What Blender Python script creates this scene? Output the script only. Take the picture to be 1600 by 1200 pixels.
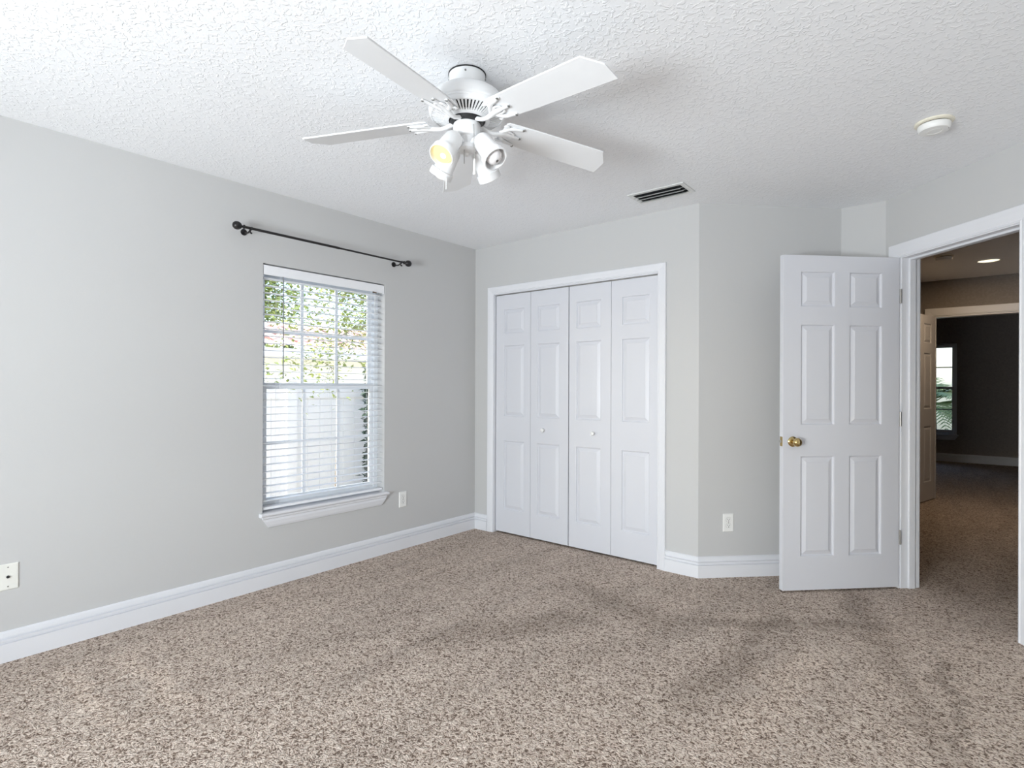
import bpy, math, random
from mathutils import Vector, Matrix

scene = bpy.context.scene
for _o in list(bpy.data.objects):
    bpy.data.objects.remove(_o)
PI = math.pi
S = math.sqrt(0.5)
random.seed(7)

# ------------------------------------------------------------------ camera
YAW = math.radians(39.16)
cam_data = bpy.data.cameras.new('camera')
cam_data.sensor_fit = 'HORIZONTAL'
cam_data.sensor_width = 36.0
cam_data.lens = 36.0 * 870.0 / 1600.0
cam_data.shift_y = 4.0 / 1600.0
cam_data.clip_start = 0.05
cam = bpy.data.objects.new('camera', cam_data)
scene.collection.objects.link(cam)
cam.matrix_world = (Matrix.Translation((3.335, 0.0, 1.24)) @ Matrix.Rotation(YAW, 4, 'Z')
                    @ Matrix.Rotation(math.radians(90), 4, 'X') @ Matrix.Rotation(math.radians(0.2), 4, 'Z'))
scene.camera = cam

# ------------------------------------------------------------------ world, sun, daylight
world = bpy.data.worlds.new('sky')
scene.world = world
world.use_nodes = True
wn = world.node_tree.nodes
wl = world.node_tree.links
bg = wn['Background']
sky = wn.new('ShaderNodeTexSky')
sky.sky_type = 'NISHITA'
sky.sun_disc = False
sky.sun_elevation = math.radians(36)
sky.sun_rotation = math.radians(200)
sky.air_density = 1.0
sky.dust_density = 2.5
wl.new(sky.outputs[0], bg.inputs[0])
bg.inputs[1].default_value = 0.75

sun_data = bpy.data.lights.new('sun', 'SUN')
sun_data.energy = 5.0
sun_data.angle = math.radians(0.6)
sun_data.color = (1.0, 0.95, 0.87)
sun = bpy.data.objects.new('sun', sun_data)
scene.collection.objects.link(sun)
sun.location = (-3, -6, 6)
sun.rotation_euler = Vector((0.37 * 0.809, 0.93 * 0.809, -0.588)).to_track_quat('-Z', 'Y').to_euler()

def area(name, loc, direction, sx, sy, energy, color):
    d = bpy.data.lights.new(name, 'AREA')
    d.shape = 'RECTANGLE'
    d.size, d.size_y = sx, sy
    d.energy = energy
    d.color = color
    o = bpy.data.objects.new(name, d)
    scene.collection.objects.link(o)
    o.location = loc
    o.rotation_euler = Vector(direction).to_track_quat('-Z', 'Y').to_euler()
    return o

# daylight arriving at the wide window in the wall opposite the closet
area('daylight_back_window', (2.3, -2.25, 0.84), (0, 1, 0.42), 1.5, 1.0, 262, (0.90, 0.937, 1.0))

scene.view_settings.view_transform = 'Standard'
scene.view_settings.look = 'None'
scene.view_settings.gamma = 1.0
scene.view_settings.use_curve_mapping = False
scene.view_settings.exposure = 0.13

# ------------------------------------------------------------------ materials
def new_mat(name):
    m = bpy.data.materials.new(name)
    m.use_nodes = True
    nt = m.node_tree
    return m, nt, nt.nodes['Principled BSDF']

def mixcol(nt, fac, a, b):
    n = nt.nodes.new('ShaderNodeMix')
    n.data_type = 'RGBA'
    if fac is not None:
        nt.links.new(fac, n.inputs[0])
    for i, c in ((6, a), (7, b)):
        if isinstance(c, tuple):
            n.inputs[i].default_value = (*c, 1)
        else:
            nt.links.new(c, n.inputs[i])
    return n

def noise(nt, scale, detail=2.0, rough=0.5, dist=0.0, vec=None):
    n = nt.nodes.new('ShaderNodeTexNoise')
    n.inputs['Scale'].default_value = scale
    n.inputs['Detail'].default_value = detail
    n.inputs['Roughness'].default_value = rough
    n.inputs['Distortion'].default_value = dist
    if vec is not None:
        nt.links.new(vec, n.inputs['Vector'])
    return n

def ramp(nt, src, stops):
    r = nt.nodes.new('ShaderNodeValToRGB')
    els = r.color_ramp.elements
    while len(els) < len(stops):
        els.new(0.5)
    for e, (p, c) in zip(els, stops):
        e.position = p
        e.color = (*c, 1) if isinstance(c, tuple) else (c, c, c, 1)
    nt.links.new(src, r.inputs[0])
    return r

def bump(nt, b, height, strength, distance):
    n = nt.nodes.new('ShaderNodeBump')
    n.inputs['Strength'].default_value = strength
    n.inputs['Distance'].default_value = distance
    nt.links.new(height, n.inputs['Height'])
    nt.links.new(n.outputs[0], b.inputs['Normal'])
    return n

def texco(nt, out='Object'):
    return nt.nodes.new('ShaderNodeTexCoord').outputs[out]

def plain(name, col, rough=0.5, metal=0.0, spec=0.5, var=0.04, scale=8.0, bmp=0.0, bscale=200.0):
    m, nt, b = new_mat(name)
    tc = texco(nt)
    n = noise(nt, scale, 3.0, 0.5, 0.0, tc)
    lo = tuple(max(0, c * (1 - var)) for c in col)
    hi = tuple(min(1, c * (1 + var)) for c in col)
    mx = mixcol(nt, n.outputs[0], lo, hi)
    nt.links.new(mx.outputs[2], b.inputs['Base Color'])
    b.inputs['Roughness'].default_value = rough
    b.inputs['Metallic'].default_value = metal
    b.inputs['Specular IOR Level'].default_value = spec
    if bmp:
        n2 = noise(nt, bscale, 2.0, 0.5, 0.0, tc)
        bump(nt, b, n2.outputs[0], bmp, 0.002)
    return m

M = {}
M['wall'] = plain('grey_wall_paint', (0.555, 0.556, 0.553), 0.75, spec=0.25, var=0.012, scale=1.5, bmp=0.12, bscale=120)
M['wall_dark'] = plain('dimmed_hall_wall_paint', (0.26, 0.235, 0.215), 0.8, spec=0.2, var=0.2, scale=60, bmp=0.2, bscale=90)  # house grey darkened: the dim hall light is put into the colour
M['wall_far'] = plain('dimmed_far_wall_paint', (0.34, 0.30, 0.28), 0.8, spec=0.2, var=0.3, scale=50, bmp=0.2, bscale=90)  # gloom of the far room mixed into its wall colour
M['trim'] = plain('white_trim_paint', (0.75, 0.76, 0.79), 0.35, spec=0.4, var=0.01, scale=3)
M['door'] = plain('white_door_paint', (0.665, 0.675, 0.715), 0.38, spec=0.4, var=0.012, scale=4, bmp=0.05, bscale=60)
M['plastic'] = plain('white_plastic', (0.84, 0.84, 0.82), 0.35, var=0.01)
M['cream_plastic'] = plain('aged_cream_plastic', (0.80, 0.76, 0.64), 0.4, var=0.03, scale=20)
M['ivory'] = plain('ivory_plate_plastic', (0.80, 0.80, 0.75), 0.4, var=0.02)
M['fan_white'] = plain('white_fan_enamel', (0.82, 0.825, 0.83), 0.3, var=0.01)
M['blade_white'] = plain('white_blade_laminate', (0.80, 0.81, 0.82), 0.45, var=0.015, scale=14)
M['vinyl'] = plain('white_window_vinyl', (0.82, 0.85, 0.88), 0.35, var=0.01)
M['slat'] = plain('white_blind_slat', (0.86, 0.87, 0.89), 0.4, var=0.015, scale=10)
M['black'] = plain('black_steel', (0.012, 0.012, 0.013), 0.45, var=0.2, scale=60)
M['dark'] = plain('dark_recess', (0.02, 0.02, 0.022), 0.8, var=0.2)
M['rod'] = plain('dark_bronze_metal', (0.035, 0.033, 0.033), 0.38, metal=0.6, var=0.15, scale=30)
M['brass'] = plain('polished_brass', (0.62, 0.47, 0.22), 0.16, metal=1.0, var=0.06, scale=30)
M['steel'] = plain('grey_hinge_steel', (0.42, 0.41, 0.39), 0.35, metal=0.9, var=0.06, scale=40)
M['vent_metal'] = plain('white_vent_enamel', (0.72, 0.73, 0.72), 0.4, var=0.02)
M['bulb_glass'] = plain('frosted_bulb_glass', (0.86, 0.84, 0.84), 0.15, var=0.01)
M['cord'] = plain('white_cotton_cord', (0.85, 0.86, 0.87), 0.8, var=0.03, scale=200)
M['wand'] = plain('grey_tilt_wand', (0.22, 0.23, 0.24), 0.2, var=0.1)
M['tan'] = plain('brown_cord_tassel', (0.10, 0.06, 0.035), 0.5, var=0.1)
M['stucco'] = plain('cream_stucco', (0.88, 0.84, 0.72), 0.9, var=0.05, scale=6, bmp=0.4, bscale=60)
M['fascia'] = plain('pale_fascia_paint', (0.86, 0.85, 0.82), 0.6, var=0.02)
M['fence'] = plain('white_vinyl_fence', (0.88, 0.88, 0.90), 0.4, var=0.015)
M['bark'] = plain('grey_brown_bark', (0.20, 0.18, 0.16), 0.9, var=0.4, scale=25, bmp=0.8, bscale=40)
M['leaf'] = plain('green_leaf', (0.27, 0.33, 0.11), 0.5, var=0.6, scale=3)
M['leaf_dark'] = plain('dark_green_leaf', (0.02, 0.05, 0.03), 0.5, var=0.4, scale=4)
M['palm'] = plain('palm_frond_green', (0.20, 0.27, 0.11), 0.5, var=0.4, scale=3)
M['ground'] = plain('pale_gravel_ground', (0.55, 0.52, 0.44), 0.95, var=0.2, scale=10, bmp=0.5, bscale=50)
M['roof_board'] = plain('roof_sheathing', (0.3, 0.28, 0.25), 0.9, var=0.1)
M['screw'] = plain('dull_screw_metal', (0.25, 0.25, 0.24), 0.4, metal=0.7)

def mk_ceiling():
    m, nt, b = new_mat('white_knockdown_ceiling')
    tc = texco(nt)
    n1 = noise(nt, 48.0, 1.5, 0.5, 0.9, tc)
    r1 = ramp(nt, n1.outputs[0], [(0.52, 0.0), (0.62, 1.0)])
    n2 = noise(nt, 85.0, 2.0, 0.5, 0.3, tc)
    add = nt.nodes.new('ShaderNodeMath')
    add.operation = 'MULTIPLY_ADD'
    nt.links.new(n2.outputs[0], add.inputs[0])
    add.inputs[1].default_value = 0.3
    nt.links.new(r1.outputs[0], add.inputs[2])
    bump(nt, b, add.outputs[0], 0.45, 0.003)
    b.inputs['Base Color'].default_value = (0.87, 0.88, 0.895, 1)
    b.inputs['Roughness'].default_value = 0.6
    b.inputs['Specular IOR Level'].default_value = 0.3
    return m
M['ceiling'] = mk_ceiling()

def mk_carpet():
    m, nt, b = new_mat('beige_cut_pile_carpet')
    tc = texco(nt)
    # tufts: short twisted yarns with the shade between them put into the colour
    n1 = noise(nt, 46.0, 1.0, 0.5, 1.2, tc)
    sub = nt.nodes.new('ShaderNodeMath'); sub.operation = 'SUBTRACT'; sub.inputs[1].default_value = 0.5
    nt.links.new(n1.outputs[0], sub.inputs[0])
    ab = nt.nodes.new('ShaderNodeMath'); ab.operation = 'ABSOLUTE'
    nt.links.new(sub.outputs[0], ab.inputs[0])
    n1b = noise(nt, 85.0, 1.0, 0.5, 1.0, tc)
    hgt = nt.nodes.new('ShaderNodeMath'); hgt.operation = 'MULTIPLY_ADD'
    nt.links.new(ab.outputs[0], hgt.inputs[0]); hgt.inputs[1].default_value = 2.2
    nt.links.new(n1b.outputs[0], hgt.inputs[2])
    r1 = ramp(nt, hgt.outputs[0], [(0.46, (0.17, 0.122, 0.096)), (0.56, (0.42, 0.335, 0.275)),
                                   (0.68, (0.60, 0.50, 0.425)), (0.92, (0.71, 0.61, 0.53))])
    # flecks of lighter and darker yarn
    n2 = noise(nt, 260.0, 1.0, 0.5, 0.0, tc)
    r2 = ramp(nt, n2.outputs[0], [(0.35, 0.90), (0.65, 1.08)])
    mul = nt.nodes.new('ShaderNodeMix')
    mul.data_type = 'RGBA'
    mul.blend_type = 'MULTIPLY'
    mul.inputs[0].default_value = 1.0
    nt.links.new(r1.outputs[0], mul.inputs[6])
    nt.links.new(r2.outputs[0], mul.inputs[7])
    # brushed-pile swaths left by the vacuum
    mp = nt.nodes.new('ShaderNodeMapping')
    mp.inputs['Rotation'].default_value = (0, 0, math.radians(28))
    mp.inputs['Scale'].default_value = (2.4, 0.55, 1)
    nt.links.new(tc, mp.inputs['Vector'])
    n3 = noise(nt, 1.5, 3.0, 0.6, 0.8, mp.outputs[0])
    r3 = ramp(nt, n3.outputs[0], [(0.34, 0.88), (0.46, 0.98), (0.62, 1.05)])
    mul2 = nt.nodes.new('ShaderNodeMix')
    mul2.data_type = 'RGBA'
    mul2.blend_type = 'MULTIPLY'
    mul2.inputs[0].default_value = 1.0
    nt.links.new(mul.outputs[2], mul2.inputs[6])
    nt.links.new(r3.outputs[0], mul2.inputs[7])
    # single vacuum and foot strokes where the pile lies the other way: (start, end, half width, tone)
    wob = noise(nt, 5.0, 3.0, 0.6, 0.0, tc)
    col = mul2.outputs[2]
    geo = nt.nodes.new('ShaderNodeNewGeometry').outputs['Position']
    def mth(op, a, b_=None, clamp=False):
        n = nt.nodes.new('ShaderNodeMath')
        n.operation = op
        n.use_clamp = clamp
        for k, v in enumerate((a, b_)):
            if v is None: continue
            if isinstance(v, (int, float)): n.inputs[k].default_value = v
            else: nt.links.new(v, n.inputs[k])
        return n.outputs[0]
    sep = nt.nodes.new('ShaderNodeSeparateXYZ')
    nt.links.new(geo, sep.inputs[0])
    wv = mth('MULTIPLY', mth('SUBTRACT', wob.outputs[0], 0.5), 0.30)
    for (ax, ay), (bx, by), hw, tone in (((2.67, 4.35), (3.29, 2.35), 0.07, 0.80), ((3.21, 3.26), (3.36, 2.38), 0.03, 0.72), ((2.55, 3.23), (2.49, 2.04), 0.09, 0.82),
                                         ((2.22, 2.88), (3.02, 3.48), 0.06, 0.80), ((1.36, 2.95), (2.20, 2.75), 0.13, 0.78), ((1.28, 1.85), (1.75, 2.60), 0.13, 0.80),
                                         ((0.34, 0.89), (1.03, 0.89), 0.05, 1.16), ((0.34, 0.63), (1.03, 0.66), 0.05, 1.14), ((2.70, 1.95), (2.78, 2.92), 0.10, 1.12)):
        ln = math.hypot(bx - ax, by - ay)
        dx, dy = (bx - ax) / ln, (by - ay) / ln
        al = mth('SUBTRACT', mth('ADD', mth('MULTIPLY', sep.outputs[0], dx), mth('MULTIPLY', sep.outputs[1], dy)), ax * dx + ay * dy)
        ac = mth('SUBTRACT', mth('SUBTRACT', mth('MULTIPLY', sep.outputs[1], dx), mth('MULTIPLY', sep.outputs[0], dy)), ay * dx - ax * dy)
        ac = mth('ABSOLUTE', mth('ADD', ac, wv))
        f1 = mth('SUBTRACT', 1.35, mth('DIVIDE', ac, hw), True)
        f2 = mth('SUBTRACT', 1.0, mth('DIVIDE', mth('SUBTRACT', mth('ABSOLUTE', mth('SUBTRACT', al, ln / 2)), ln / 2 - 0.12), 0.25), True)
        fac = mth('MULTIPLY', f1, f2, True)
        mm = nt.nodes.new('ShaderNodeMix')
        mm.data_type = 'RGBA'
        mm.blend_type = 'MULTIPLY'
        nt.links.new(fac, mm.inputs[0])
        nt.links.new(col, mm.inputs[6])
        mm.inputs[7].default_value = (tone, tone * 0.99, tone * 0.98, 1)
        col = mm.outputs[2]
    nt.links.new(col, b.inputs['Base Color'])
    b.inputs['Roughness'].default_value = 0.95
    b.inputs['Specular IOR Level'].default_value = 0.1
    bump(nt, b, hgt.outputs[0], 0.9, 0.008)
    return m
M['carpet'] = mk_carpet()

def mk_tile():
    m, nt, b = new_mat('weathered_clay_roof_tile')
    tc = texco(nt)
    n = noise(nt, 4.0, 4.0, 0.6, 0.0, tc)
    r = ramp(nt, n.outputs[0], [(0.35, (0.62, 0.28, 0.2)), (0.5, (0.80, 0.56, 0.47)), (0.65, (0.85, 0.74, 0.68))])
    nt.links.new(r.outputs[0], b.inputs['Base Color'])
    b.inputs['Roughness'].default_value = 0.85
    return m
M['tile'] = mk_tile()

def mk_glass():
    m = bpy.data.materials.new('clear_window_glass')
    m.use_nodes = True
    nt = m.node_tree
    nt.nodes.clear()
    out = nt.nodes.new('ShaderNodeOutputMaterial')
    mix = nt.nodes.new('ShaderNodeMixShader')
    tr = nt.nodes.new('ShaderNodeBsdfTransparent')
    gl = nt.nodes.new('ShaderNodeBsdfGlossy')
    lw = nt.nodes.new('ShaderNodeFresnel')
    lw.inputs[0].default_value = 1.25
    tr.inputs[0].default_value = (0.96, 0.975, 0.97, 1)
    gl.inputs['Roughness'].default_value = 0.02
    nt.links.new(lw.outputs[0], mix.inputs[0])
    nt.links.new(tr.outputs[0], mix.inputs[1])
    nt.links.new(gl.outputs[0], mix.inputs[2])
    nt.links.new(mix.outputs[0], out.inputs[0])
    return m
M['glass'] = mk_glass()

def mk_emit(name, col, strength):
    m, nt, b = new_mat(name)
    b.inputs['Base Color'].default_value = (*[c * 0.3 for c in col], 1)
    b.inputs['Emission Color'].default_value = (*col, 1)
    b.inputs['Emission Strength'].default_value = strength
    return m
M['bulb_lit'] = mk_emit('lit_warm_bulb', (1.0, 0.83, 0.38), 0.95)
M['bulb_hot'] = mk_emit('bright_bulb_center', (1.0, 0.95, 0.75), 1.6)
M['can_lit'] = mk_emit('lit_recessed_lens', (1.0, 0.86, 0.58), 1.6)
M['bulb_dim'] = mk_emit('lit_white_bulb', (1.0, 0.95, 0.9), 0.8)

# ------------------------------------------------------------------ mesh helpers
def wloc(o):
    v = Vector((0, 0, 0))
    while o is not None:
        v += o.location
        o = o.parent
    return v

def tag(o, label=None, cat=None, group=None, kind=None):
    if label: o['label'] = label
    if cat: o['category'] = cat
    if group: o['group'] = group
    if kind: o['kind'] = kind
    return o

def empty(name, loc, parent=None):
    o = bpy.data.objects.new(name, None)
    o.empty_display_size = 0.1
    scene.collection.objects.link(o)
    o.location = loc
    return o

class MB:
    def __init__(self):
        self.v, self.f = [], []
    def add(self, vs, fs):
        n = len(self.v)
        self.v += [tuple(p) for p in vs]
        self.f += [tuple(i + n for i in f) for f in fs]
        return self
    def box(self, x0, x1, y0, y1, z0, z1, mat=None):
        vs = [(x, y, z) for z in (z0, z1) for y in (y0, y1) for x in (x0, x1)]
        if mat is not None:
            vs = [mat @ Vector(p) for p in vs]
        return self.add(vs, [(0, 2, 3, 1), (4, 5, 7, 6), (0, 1, 5, 4), (2, 6, 7, 3), (0, 4, 6, 2), (1, 3, 7, 5)])
    def tube(self, path, rad, n=12, cap=True, squash=None):
        path = [Vector(p) for p in path]
        rs = rad if isinstance(rad, (list, tuple)) else [rad] * len(path)
        up0 = Vector((0, 0, 1))
        rings = []
        prev = None
        for i, p in enumerate(path):
            t = (path[min(i + 1, len(path) - 1)] - path[max(i - 1, 0)]).normalized()
            if prev is None:
                a = up0 if abs(t.dot(up0)) < 0.95 else Vector((1, 0, 0))
                e1 = t.cross(a).normalized()
            else:
                e1 = (prev - t * prev.dot(t)).normalized()
            e2 = t.cross(e1).normalized()
            prev = e1
            k = squash if squash else 1.0
            rings.append([p + e1 * (math.cos(2 * PI * j / n) * rs[i]) + e2 * (math.sin(2 * PI * j / n) * rs[i] * k) for j in range(n)])
        vs = [q for r in rings for q in r]
        fs = []
        for i in range(len(rings) - 1):
            for j in range(n):
                k = (j + 1) % n
                fs.append((i * n + j, i * n + k, (i + 1) * n + k, (i + 1) * n + j))
        if cap:
            fs.append(tuple(range(n))[::-1])
            fs.append(tuple(range((len(rings) - 1) * n, len(rings) * n)))
        return self.add(vs, fs)
    def lathe(self, prof, mat, n=40):
        """prof: (r, h) along local z of mat"""
        vs, fs = [], []
        for r, h in prof:
            for j in range(n):
                a = 2 * PI * j / n
                vs.append(mat @ Vector((r * math.cos(a), r * math.sin(a), h)))
        for i in range(len(prof) - 1):
            for j in range(n):
                k = (j + 1) % n
                fs.append((i * n + j, i * n + k, (i + 1) * n + k, (i + 1) * n + j))
        if prof[0][0] > 1e-6: fs.append(tuple(range(n))[::-1])
        if prof[-1][0] > 1e-6: fs.append(tuple(range((len(prof) - 1) * n, len(prof) * n)))
        return self.add(vs, fs)
    def sphere(self, c, r, n=16, m=10, sc=(1, 1, 1)):
        prof = [(max(1e-7, r * math.sin(PI * i / m)), -r * math.cos(PI * i / m)) for i in range(m + 1)]
        return self.lathe(prof, Matrix.Translation(c) @ Matrix.Diagonal((*sc, 1)), n)
    def prism(self, poly, mat, h):
        """poly in local xy, extruded 0..h along local z"""
        n = len(poly)
        vs = [mat @ Vector((x, y, 0)) for x, y in poly] + [mat @ Vector((x, y, h)) for x, y in poly]
        fs = [tuple(range(n))[::-1], tuple(range(n, 2 * n))]
        fs += [(i, (i + 1) % n, n + (i + 1) % n, n + i) for i in range(n)]
        return self.add(vs, fs)
    def sweep(self, prof, path, closed=False):
        """profile (d, z): d to the LEFT of the travel direction, along a horizontal mitred path"""
        pts = [Vector((p[0], p[1])) for p in path]
        np_, m = len(pts), len(prof)
        vs = []
        for i, p in enumerate(pts):
            a = (p - pts[i - 1]).normalized() if i > 0 else None
            b = (pts[i + 1] - p).normalized() if i < np_ - 1 else None
            na = Vector((-a.y, a.x)) if a is not None else None
            nb = Vector((-b.y, b.x)) if b is not None else None
            if na is None: nn = nb
            elif nb is None: nn = na
            else:
                nn = (na + nb)
                nn = nn / (nn.length_squared / 2) 
                nn = nn * 1.0
            for d, z in prof:
                q = p + nn * d
                vs.append((q.x, q.y, z))
        fs = []
        for i in range(np_ - 1):
            for j in range(m):
                k = (j + 1) % m
                fs.append((i * m + j, i * m + k, (i + 1) * m + k, (i + 1) * m + j))
        fs.append(tuple(range(m))[::-1])
        fs.append(tuple(range((np_ - 1) * m, np_ * m)))
        return self.add(vs, fs)
    def build(self, name, mat, parent=None, smooth=False, bevel=0.0, angle=40):
        me = bpy.data.meshes.new(name)
        if parent is not None:
            off = wloc(parent)
        else:
            xs = [p[0] for p in self.v]; ys = [p[1] for p in self.v]; zs = [p[2] for p in self.v]
            off = Vector(((min(xs) + max(xs)) / 2, (min(ys) + max(ys)) / 2, min(zs)))
        me.from_pydata([(p[0] - off.x, p[1] - off.y, p[2] - off.z) for p in self.v], [], self.f)
        me.validate()
        import bmesh
        bm = bmesh.new()
        bm.from_mesh(me)
        bmesh.ops.recalc_face_normals(bm, faces=bm.faces)
        bm.to_mesh(me)
        bm.free()
        me.materials.append(mat)
        o = bpy.data.objects.new(name, me)
        scene.collection.objects.link(o)
        if parent is not None:
            o.parent = parent
        else:
            o.location = off
        if bevel:
            md = o.modifiers.new('bevel', 'BEVEL')
            md.width = bevel
            md.segments = 2
            md.limit_method = 'ANGLE'
            md.angle_limit = math.radians(35)
        if smooth:
            me.polygons.foreach_set('use_smooth', [True] * len(me.polygons))
            try:
                me.set_sharp_from_angle(angle=math.radians(angle))
            except Exception:
                pass
        return o

def struct(o, label=None):
    o['kind'] = 'structure'
    if label: o['label'] = label
    return o

def wall(name, p0, p1, h, t, holes=(), mat='wall', z0=0.0):
    """wall face from p0 to p1; the room lies to the RIGHT of travel, thickness t to the LEFT"""
    p0, p1 = Vector(p0), Vector(p1)
    L = (p1 - p0).length
    d = (p1 - p0) / L
    n = Vector((-d.y, d.x))
    us = sorted({0.0, L, *[u for q in holes for u in q[:2]]})
    zs = sorted({z0, h, *[z for q in holes for z in q[2:4]]})
    solid = {}
    for i in range(len(us) - 1):
        for k in range(len(zs) - 1):
            uc, zc = (us[i] + us[i + 1]) / 2, (zs[k] + zs[k + 1]) / 2
            solid[i, k] = not any(q[0] < uc < q[1] and q[2] < zc < q[3] for q in holes)
    mb = MB()
    idx = {}
    def vert(i, k, s):
        if (i, k, s) not in idx:
            q = p0 + d * us[i] + n * (t * s)
            idx[i, k, s] = len(mb.v)
            mb.v.append((q.x, q.y, zs[k]))
        return idx[i, k, s]
    for (i, k), ok in solid.items():
        if not ok: continue
        for s in (0, 1):
            mb.f.append(tuple(vert(a, b, s) for a, b in ((i, k), (i + 1, k), (i + 1, k + 1), (i, k + 1))))
        for (di, dk, e) in ((-1, 0, ((i, k), (i, k + 1))), (1, 0, ((i + 1, k), (i + 1, k + 1))),
                            (0, -1, ((i, k), (i + 1, k))), (0, 1, ((i, k + 1), (i + 1, k + 1)))):
            if not solid.get((i + di, k + dk), False):
                (a, b), (c, e2) = e
                mb.f.append((vert(a, b, 0), vert(c, e2, 0), vert(c, e2, 1), vert(a, b, 1)))
    return struct(mb.build(name, M[mat]))

# ------------------------------------------------------------------ plan
H = 2.44
YC = 3.582
B = (1.987, YC)
C = (B[0] + 0.99 * S, YC + 0.99 * S)
D = (C[0] + 0.25, C[1])
def dwp(u, off=0.0):                      # point on the angled door wall, off = depth behind its face
    return (D[0] + u * S + off * S, D[1] - u * S + off * S)
E = dwp(1.80)
YB = -1.8
OP0, OP1, OPT = 0.13, 0.852, 2.043        # bedroom door opening
YH, YF = 7.83, 11.95

# ------------------------------------------------------------------ room shell
fl = MB()
fl.box(-0.1, 5.4, YB - 0.1, YF + 0.1, -0.08, 0.0)
struct(fl.build('floor', M['carpet']), 'beige cut-pile carpet running through bedroom and hall')
ce = MB()
ce.box(-0.55, 5.6, YB - 0.55, YF + 0.4, H, H + 0.2)
struct(ce.build('ceiling', M['ceiling']), 'white knockdown-textured ceiling')

WIN_Y0, WIN_Y1, WIN_Z0, WIN_Z1 = 1.68, 2.60, 0.455, 1.992
wall('wall_left', (0, YB - 0.15), (0, 4.40), H, 0.15, [(WIN_Y0 - (YB - 0.15), WIN_Y1 - (YB - 0.15), WIN_Z0, WIN_Z1)])
CLX0, CLX1, CLT = 0.205, 1.715, 2.03
wall('wall_closet', (0, YC), B, H, 0.1, [(CLX0, CLX1, -0.001, CLT)])
wall('wall_angled', B, C, H, 0.1)
wall('wall_return', C, D, H, 0.1)
wall('wall_door', D, E, H, 0.12, [(OP0 - 0.018, OP1 + 0.018, -0.001, OPT + 0.018)])
wall('wall_right', E, (E[0], YB), H, 0.12)
BWX0, BWX1 = 1.35, 3.25
wall('wall_back', (E[0] + 0.12, YB), (0, YB), H, 0.15, [(E[0] + 0.12 - BWX1, E[0] + 0.12 - BWX0, 0.455, 1.992)])
wall('wall_closet_back', (0, 4.30), (2.6, 4.30), H, 0.1)
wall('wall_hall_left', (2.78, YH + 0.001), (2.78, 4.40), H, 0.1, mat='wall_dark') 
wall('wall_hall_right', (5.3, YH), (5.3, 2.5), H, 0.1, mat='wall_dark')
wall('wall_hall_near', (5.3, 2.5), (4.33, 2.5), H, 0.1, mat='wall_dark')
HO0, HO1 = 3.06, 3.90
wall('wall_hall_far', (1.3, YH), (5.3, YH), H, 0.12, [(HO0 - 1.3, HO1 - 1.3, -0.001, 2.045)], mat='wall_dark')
FWX0, FWX1 = 2.31, 3.225
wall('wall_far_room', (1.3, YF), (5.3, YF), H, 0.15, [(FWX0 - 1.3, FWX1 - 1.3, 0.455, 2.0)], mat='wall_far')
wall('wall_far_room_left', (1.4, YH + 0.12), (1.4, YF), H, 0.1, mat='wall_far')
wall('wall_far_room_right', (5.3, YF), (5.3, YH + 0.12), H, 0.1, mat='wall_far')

# baseboards: stepped profile, d to the left of travel
BBP = [(0, 0), (0.018, 0), (0.018, 0.081), (0.007, 0.083), (0.007, 0.089), (0.0175, 0.091), (0.0175, 0.100),
       (0.005, 0.103), (0.005, 0.109), (0.0150, 0.112), (0.0110, 0.130), (0.004, 0.136), (0, 0.136)]
def base(name, path):
    mb = MB()
    mb.sweep(BBP, path)
    return struct(mb.build(name, M['trim']))
# travel so that the room is on the LEFT
base('baseboard_left', [(0.155, YC), (0, YC), (0, YB)])
base('baseboard_angled', [dwp(0.055), D, C, B, (1.765, YC)])
base('baseboard_right', [(E[0], YB), E, dwp(0.93)])
base('baseboard_back', [(0.017, YB), (E[0] - 0.017, YB)])
base('baseboard_far_room', [(5.3, YF), (1.4, YF)])
base('baseboard_hall', [(5.3, YH), (HO1 + 0.065, YH)])

# ------------------------------------------------------------------ casings
def wall_frame(o, d, n):
    """matrix: local x along the wall, local y out of the wall into the room, local z up"""
    return Matrix(((d[0], n[0], 0, o[0]), (d[1], n[1], 0, o[1]), (0, 0, 1, 0), (0, 0, 0, 1)))

def casing(name, fr, x0, x1, top, w, parent=None, wl_=None):
    """three mitred casing boards around an opening, with a stepped profile"""
    prof = [(0, 0), (0, 0.010), (0.006, 0.013), (0.012, 0.0095), (0.018, 0.012), (w * 0.6, 0.016), (w - 0.004, 0.018), (w, 0.014), (w, 0)]
    mb = MB()
    m = len(prof)
    vs, fs = [], []
    corners = [((x0, 0), (-1, 0)), ((x0, top), (-1, 1)), ((x1, top), (1, 1)), ((x1, 0), (1, 0))]
    for (cx, cz), (sx, sz) in corners:
        for d, t in prof:
            vs.append(fr @ Vector((cx + sx * d, t, cz + sz * d)))
    for i in range(3):
        for j in range(m):
            k = (j + 1) % m
            fs.append((i * m + j, i * m + k, (i + 1) * m + k, (i + 1) * m + j))
    fs.append(tuple(range(m))[::-1])
    fs.append(tuple(range(3 * m, 4 * m)))
    mb.add(vs, fs)
    return mb

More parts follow.
